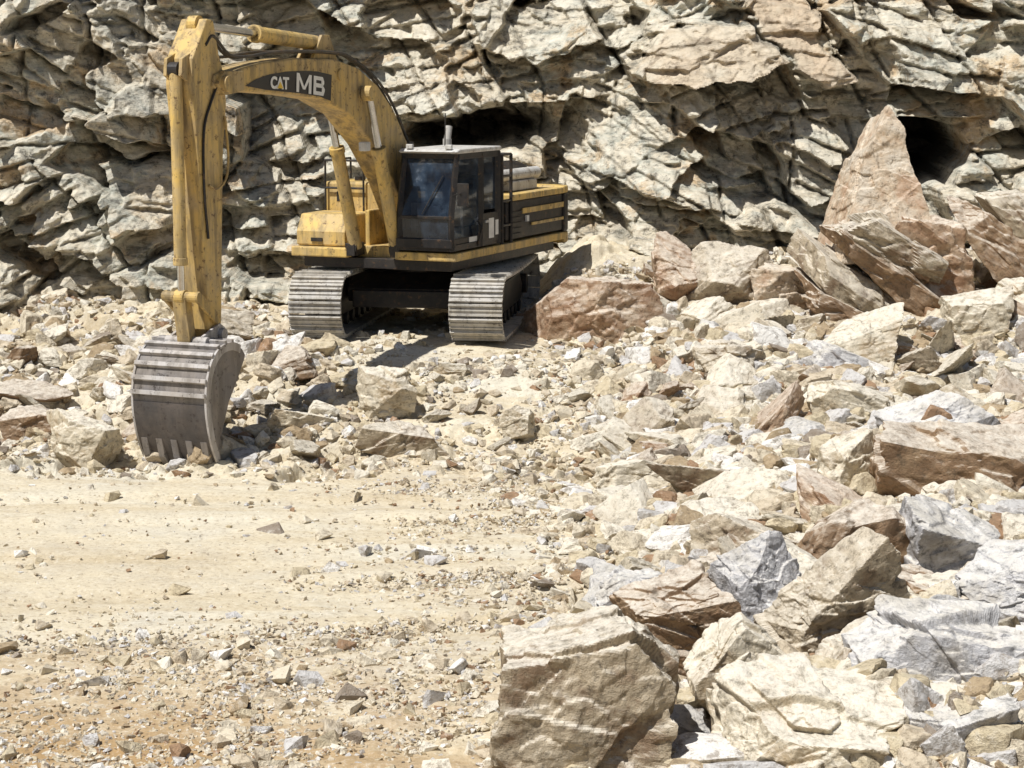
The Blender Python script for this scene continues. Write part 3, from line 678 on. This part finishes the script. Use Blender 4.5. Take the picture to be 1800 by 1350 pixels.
part('cab_light',B().box(xt+.02,xt+.08,.55,.66,z1+.08,z1+.15).box(xt+.02,xt+.08,1.22,1.33,z1+.08,z1+.15),M_grey,CAB,.01)
mi=B().cyl((x1,y1,2.3),(x1+.18,y1+.22,2.35),.012,6).box(x1+.12,x1+.16,y1+.15,y1+.33,2.15,2.50); part('mirror',mi,M_blk,CAB,.01)
# boom
bw=.235
boom=[(.55,1.95),(.72,2.5),(1.05,3.08),(1.5,3.58),(2.05,3.97),(2.7,4.24),(3.45,4.37),(4.6,4.38),(5.6,4.31),(6.4,4.20),(6.82,4.16),(6.88,4.0),(6.7,3.90),(6.2,3.93),(5.4,3.90),(4.6,3.86),(3.80,3.79),(2.98,3.55),(2.20,3.07),(1.52,2.46),(1.05,1.86),(.75,1.60)]
BOOM=part('boom',B().prism(boom,-bw,bw),M_boom,bev=.025)
def bp(nm,b,**k): return part(nm,b,M_boom,BOOM,.008,**k)
bp('boom_pin',B().cyl((2.62,-bw-.03,3.86),(2.62,bw+.03,3.86),.11,20))
bp('boom_pin',B().cyl((3.30,-bw-.03,4.14),(3.30,bw+.03,4.14),.09,20))
bp('boom_pin',B().cyl((6.65,-.36,4.03),(6.65,.36,4.03),.11,20))
bp('boom_pin',B().cyl((.85,-.40,1.85),(.85,.40,1.85),.13,20))
for y in(-.14,.09): bp('boom_bracket',B().prism([(3.15,4.30),(3.42,4.72),(3.65,4.72),(3.95,4.37)],y,y+.05))
def ram(nm,p,q,r,split,y):
    c=B(); P=Vector((p[0],y,p[1]));Q=Vector((q[0],y,q[1])); M=P.lerp(Q,split)
    c.cyl(P,M,r,20).cyl(M-(Q-P).normalized()*.1,M,r*1.15,20)
    o=part(nm,c,M_yel,bev=.008)
    e=B().cyl((p[0],y-.07,p[1]),(p[0],y+.07,p[1]),r*1.15,18); part('ram_eye',e,M_blk,o)
    part('ram_rod',B().cyl(M,Q,r*.55,16),M_chrome,o)
    part('ram_eye',B().cyl((q[0],y-.07,q[1]),(q[0],y+.07,q[1]),r*1.1,18),M_yel,o)
    return o
ram('boom_cylinder',(1.72,1.42),(2.62,3.86),.105,.66,.36)
ram('boom_cylinder',(1.72,1.42),(2.62,3.86),.105,.66,-.36)
ram('stick_cylinder',(3.54,4.60),(6.90,4.80),.11,.55,0)
for y in(-.48,.31): part('cylinder_bracket',B().box(1.5,1.85,y,y+.17,1.3,1.5),M_blk,bev=.01)
ho=B()
for y,dz in((.20,.06),(.14,.05),(-.18,.05)):
    pts2=[(.9,y,2.98),(1.5,y,3.64),(2.1,y,4.06),(2.8,y,4.33),(3.4,y,4.43),(5.0,y,4.43),(5.9,y,4.36),(6.4,y,4.38),(6.8,y,4.62),(7.0,y,4.5)]
    ho.tube(smooth_curve([(p[0]-.02,p[1],p[2]+dz*.6) for p in pts2],4),.022)
part('hydraulic_hose',ho,M_rubber,BOOM)
part('work_light',B().box(2.75,2.9,.32,.46,3.0,3.14),M_grey,BOOM,.02)
yd=bw+.004
dc=[(6.05,4.00),(5.75,4.09),(5.4,4.15),(4.9,4.19),(4.4,4.20),(4.0,4.19),(3.56,4.14),(3.60,3.76),(3.95,3.83),(4.5,3.88),(5.0,3.91),(5.5,3.94)]
b=B(); b.add([(x,yd+.002,z) for x,z in dc],[tuple(range(len(dc)))]); part('decal',b,M_dec,BOOM,label='black swoosh shaped decal')
def lettermat(x,z,y,rotd): return Matrix.Translation((x,y,z))@Matrix(((-1,0,0,0),(0,0,1,0),(0,1,0,0),(0,0,0,1)))@Matrix.Rotation(rad(rotd),4,'Z')
def text(body,x,z,size,mat,y,xs=1.,off=.02,rotd=0.):
    cu=bpy.data.curves.new('lettering','FONT'); cu.body=body; cu.size=size; cu.offset=off; cu.extrude=.003; cu.resolution_u=4
    o=bpy.data.objects.new('tmp',cu); COL.objects.link(o); dg=bpy.context.evaluated_depsgraph_get()
    me=bpy.data.meshes.new_from_object(o.evaluated_get(dg)); bpy.data.objects.remove(o)
    n=bpy.data.objects.new('lettering',me); COL.objects.link(n); me.materials.clear(); me.materials.append(mat)
    n.parent=BOOM; n.matrix_local=lettermat(x,z,y,rotd)@Matrix.Diagonal((xs,1,1,1)); n['label']=f'white {body} lettering on the boom'; return n
text('CAT',5.38,3.965,.225,M_white,yd+.010,1.15,.009,rotd=-2)
def glyph(quads,x,z,rotd,label):
    b=B()
    for k,q in enumerate(quads): b.add([(a,c,k*.0006) for a,c in q],[tuple(range(len(q)))])
    o=part('lettering',b,M_white,BOOM,label=label); o.matrix_local=lettermat(x,z,yd+.010,rotd)
hh=.27; sw_=.08
glyph([[(0,0),(sw_,0),(sw_,hh),(0,hh)],[(.36,0),(.36+sw_,0),(.36+sw_,hh),(.36,hh)],[(0,hh),(.075,hh),(.255,.05),(.185,.05)],[(.44,hh),(.365,hh),(.185,.05),(.255,.05)]],4.65,3.905,-5,'white letter M on the boom')
glyph([[(0,0),(sw_,0),(sw_,hh),(0,hh)],[(0,0),(.28,0),(.33,.055),(0,.055)],[(0,hh-.055),(.30,hh-.055),(.26,hh),(0,hh)],[(0,hh/2-.025),(.29,hh/2-.025),(.29,hh/2+.035),(0,hh/2+.035)],
  [(.25,hh/2),(.30,hh/2),(.34,hh*.36),(.34,.07),(.30,0),(.25,0)],[(.23,hh/2),(.28,hh/2),(.315,hh*.64),(.315,hh-.06),(.27,hh),(.23,hh)]],4.15,3.862,-5,'white letter B on the boom')
b=B(); b.add([(5.20,yd+.018,3.96),(5.03,yd+.018,3.955),(5.115,yd+.018,4.05)],[(0,1,2)]); part('decal',b,M_tri,BOOM,label='small yellow triangle')
# stick
sw=.20; DX=-.10
sh=lambda L:[(x+DX,z) for x,z in L]
stick=sh([(6.86,4.86),(7.02,4.88),(7.16,4.68),(7.40,4.36),(7.44,4.02),(7.34,3.3),(7.22,1.6),(7.14,.78),(7.02,.56),(6.86,.60),(6.82,.95),(6.76,2.0),(6.68,3.2),(6.58,3.75),(6.60,4.1),(6.74,4.42)])
STICK=part('stick',B().prism(stick,-sw,sw),M_stick,bev=.022)
for a_,b_ in((sw+.004,bw+.05),(-bw-.05,-sw-.004)):
    part('boom_tip_plate',B().prism([(6.15,4.2),(6.65,4.2),(6.83,4.03),(6.65,3.88),(6.15,3.93)],a_,b_),M_boom,BOOM,.01)
ram('bucket_cylinder',(7.50+DX,4.22),(7.50+DX,1.25),.085,.86,0)
for y in(-.14,.09): part('cylinder_bracket',B().prism(sh([(7.3,4.45),(7.55,4.36),(7.58,4.14),(7.3,4.0)]),y,y+.05),M_stick,STICK,.006)
lk=B()
for y in(-.25,.25):
    s_=.025
    lk.prism(sh([(7.0,.98),(7.48,1.33),(7.56,1.22),(7.08,.86)]),y-s_,y+s_)
lk.cyl((7.50+DX,-.28,1.25),(7.50+DX,.28,1.25),.07,16).cyl((7.04+DX,-.28,.92),(7.04+DX,.28,.92),.07,16)
lk.prism(sh([(7.42,1.25),(7.58,1.25),(7.46,.55),(7.30,.55)]),-.1,.1)
part('bucket_linkage',lk,M_boom,bev=.008)
part('hydraulic_hose',B().tube(smooth_curve([(6.56,.22,3.6),(6.53,.24,3.1),(6.60,.25,2.8),(6.8,.24,2.65),(7.0,.22,2.7)],5),.016),M_boom,STICK,label='thin dusty hose looping along the stick')
part('stick_pipe',B().tube(smooth_curve([(6.6,.23,4.2),(6.9,.22,3.8),(7.1,.22,3.4),(7.12,.22,2.6),(7.05,.22,2.0)],5),.018),M_blk,STICK)
# bucket
out=sh([(6.84,.42),(6.98,.55),(7.22,.62),(7.50,.58),(7.72,.40),(7.84,.12),(7.86,-.18),(7.81,-.46),(7.72,-.72),(7.60,-.94)])
oc=smooth_curve([(x,0,z) for x,z in out],5); BW=.56; BC=(7.05,-.15)
bk=B()
def shell(th,y0,y1,o=0.):
    P=[(p.x,p.z) for p in oc]; c=Vector(BC)
    ins=[]; ous=[]
    for x,z in P:
        d=(Vector((x,z))-c).normalized(); ins.append((x-d.x*th,z-d.y*th)); ous.append((x+d.x*o,z+d.y*o))
    n=len(P); v=[]
    for y in(y0,y1): v+=[(x,y,z) for x,z in ous]+[(x,y,z) for x,z in ins]
    f=[]
    for i in range(n-1):
        f+=[(i,i+1,2*n+i+1,2*n+i),(n+i,2*n+n+i,2*n+n+i+1,n+i+1),(i,n+i,n+i+1,i+1),(2*n+i,2*n+i+1,3*n+i+1,3*n+i)]
    f+=[(0,2*n,3*n,n),(n-1,2*n-1,4*n-1,3*n-1)]
    bk.add(v,f)
shell(.03,-BW,BW)
side=[(p.x,p.z) for p in oc][::3]+sh([(7.60,-.94),(7.48,-.55),(7.28,-.15),(7.02,.15),(6.88,.34)])
bk.prism(side,-BW+.0,-BW+.035); bk.prism(side,BW-.035,BW)
BK=part('bucket',bk,M_msteel,bev=.004)
rb=B()
for i in range(9,30,3):
    p=oc[i];q=oc[i+1]; d=(Vector((p.x,0,p.z))-Vector((BC[0],0,BC[1]))).normalized()
    a=Vector((p.x,0,p.z));t=(Vector((q.x,0,q.z))-a).normalized()*.030
    v=[]
    for y in(-BW-.01,BW+.01):
        for k,s_ in((-.004,-1),(-.004,1),(.06,1),(.06,-1)):
            w_=a+d*k+t*s_; v.append((w_.x,y,w_.z))
    rb.add(v,[(0,1,2,3),(7,6,5,4),(0,4,5,1),(1,5,6,2),(2,6,7,3),(3,7,4,0)])
part('wear_strip',rb,M_steel,BK,.004,label='bright horizontal ribs across bucket back')
lp=B(); Q=oc[29:]
for p,q in zip(Q[:-1],Q[1:]):
    lp.prism([(p.x-.01,p.z),(q.x-.01,q.z),(q.x+.02,q.z),(p.x+.02,p.z)],-BW+.01,BW-.01)
part('lower_back_plate',lp,M_dsteel,BK,label='dark scuffed lower plate')
P=[(p.x,p.z) for p in oc][5:]
for y in(-BW-.02,BW-.01):
    sb=B()
    for (ax,az),(bx_,bz) in zip(P[:-1],P[1:]):
        c_=Vector(BC); e1=(Vector((ax,az))-c_).normalized(); e2=(Vector((bx_,bz))-c_).normalized()
        sb.prism([(ax+e1.x*.02,az+e1.y*.02),(bx_+e2.x*.02,bz+e2.y*.02),(bx_-e2.x*.09,bz-e2.y*.09),(ax-e1.x*.09,az-e1.y*.09)],y,y+.03)
    part('side_band',sb,M_steel,BK)
for k in range(5):
    y=-.46+k*.23
    t=B().prism(sh([(7.79,-.62),(7.66,-.70),(7.48,-1.06),(7.46,-1.16),(7.51,-1.16),(7.72,-.88)]),y-.05,y+.05)
    part('tooth',t,M_msteel,BK,.008)
for y in(-.26,.22):
    part('bucket_ear',B().prism(sh([(6.80,.56),(6.84,.78),(6.97,.85),(7.40,.72),(7.55,.50),(7.0,.45)]),y,y+.04),M_steel,BK,.006)
part('bucket_pin',B().cyl((6.95+DX,-.32,.70),(6.95+DX,.32,.70),.08,18),M_steel,BK,.006)
part('bucket_pin',B().cyl((7.38+DX,-.32,.64),(7.38+DX,.32,.64),.07,18),M_steel,BK,.006)

# ------------------------------------------------------------ light, world, camera
sd=Vector((-.42,-.37,1)).normalized()
el=math.asin(sd.z)
sl=bpy.data.lights.new('sun','SUN'); sl.energy=5.0; sl.angle=rad(.5); sl.color=(1,.975,.93)
so=bpy.data.objects.new('sun',sl); COL.objects.link(so); so.rotation_euler=sd.to_track_quat('Z','Y').to_euler()
w=bpy.data.worlds.new('World'); scene.world=w; w.use_nodes=True; nt=w.node_tree
sk=nt.nodes.new('ShaderNodeTexSky'); sk.sky_type='NISHITA'; sk.sun_disc=False; sk.sun_elevation=el; sk.sun_rotation=math.atan2(sd.x,sd.y)
bg=nt.nodes['Background']; nt.links.new(sk.outputs[0],bg.inputs[0]); bg.inputs[1].default_value=.05
cam=bpy.data.cameras.new('camera'); cam.lens=70; cam.sensor_width=36; cam.clip_end=2000
co=bpy.data.objects.new('camera',cam); COL.objects.link(co); co.location=(0,0,5.2); co.rotation_euler=(rad(81),0,0); scene.camera=co
scene.view_settings.view_transform='Standard'; scene.view_settings.look='None'; scene.view_settings.exposure=0
print('rocks',NB[0])
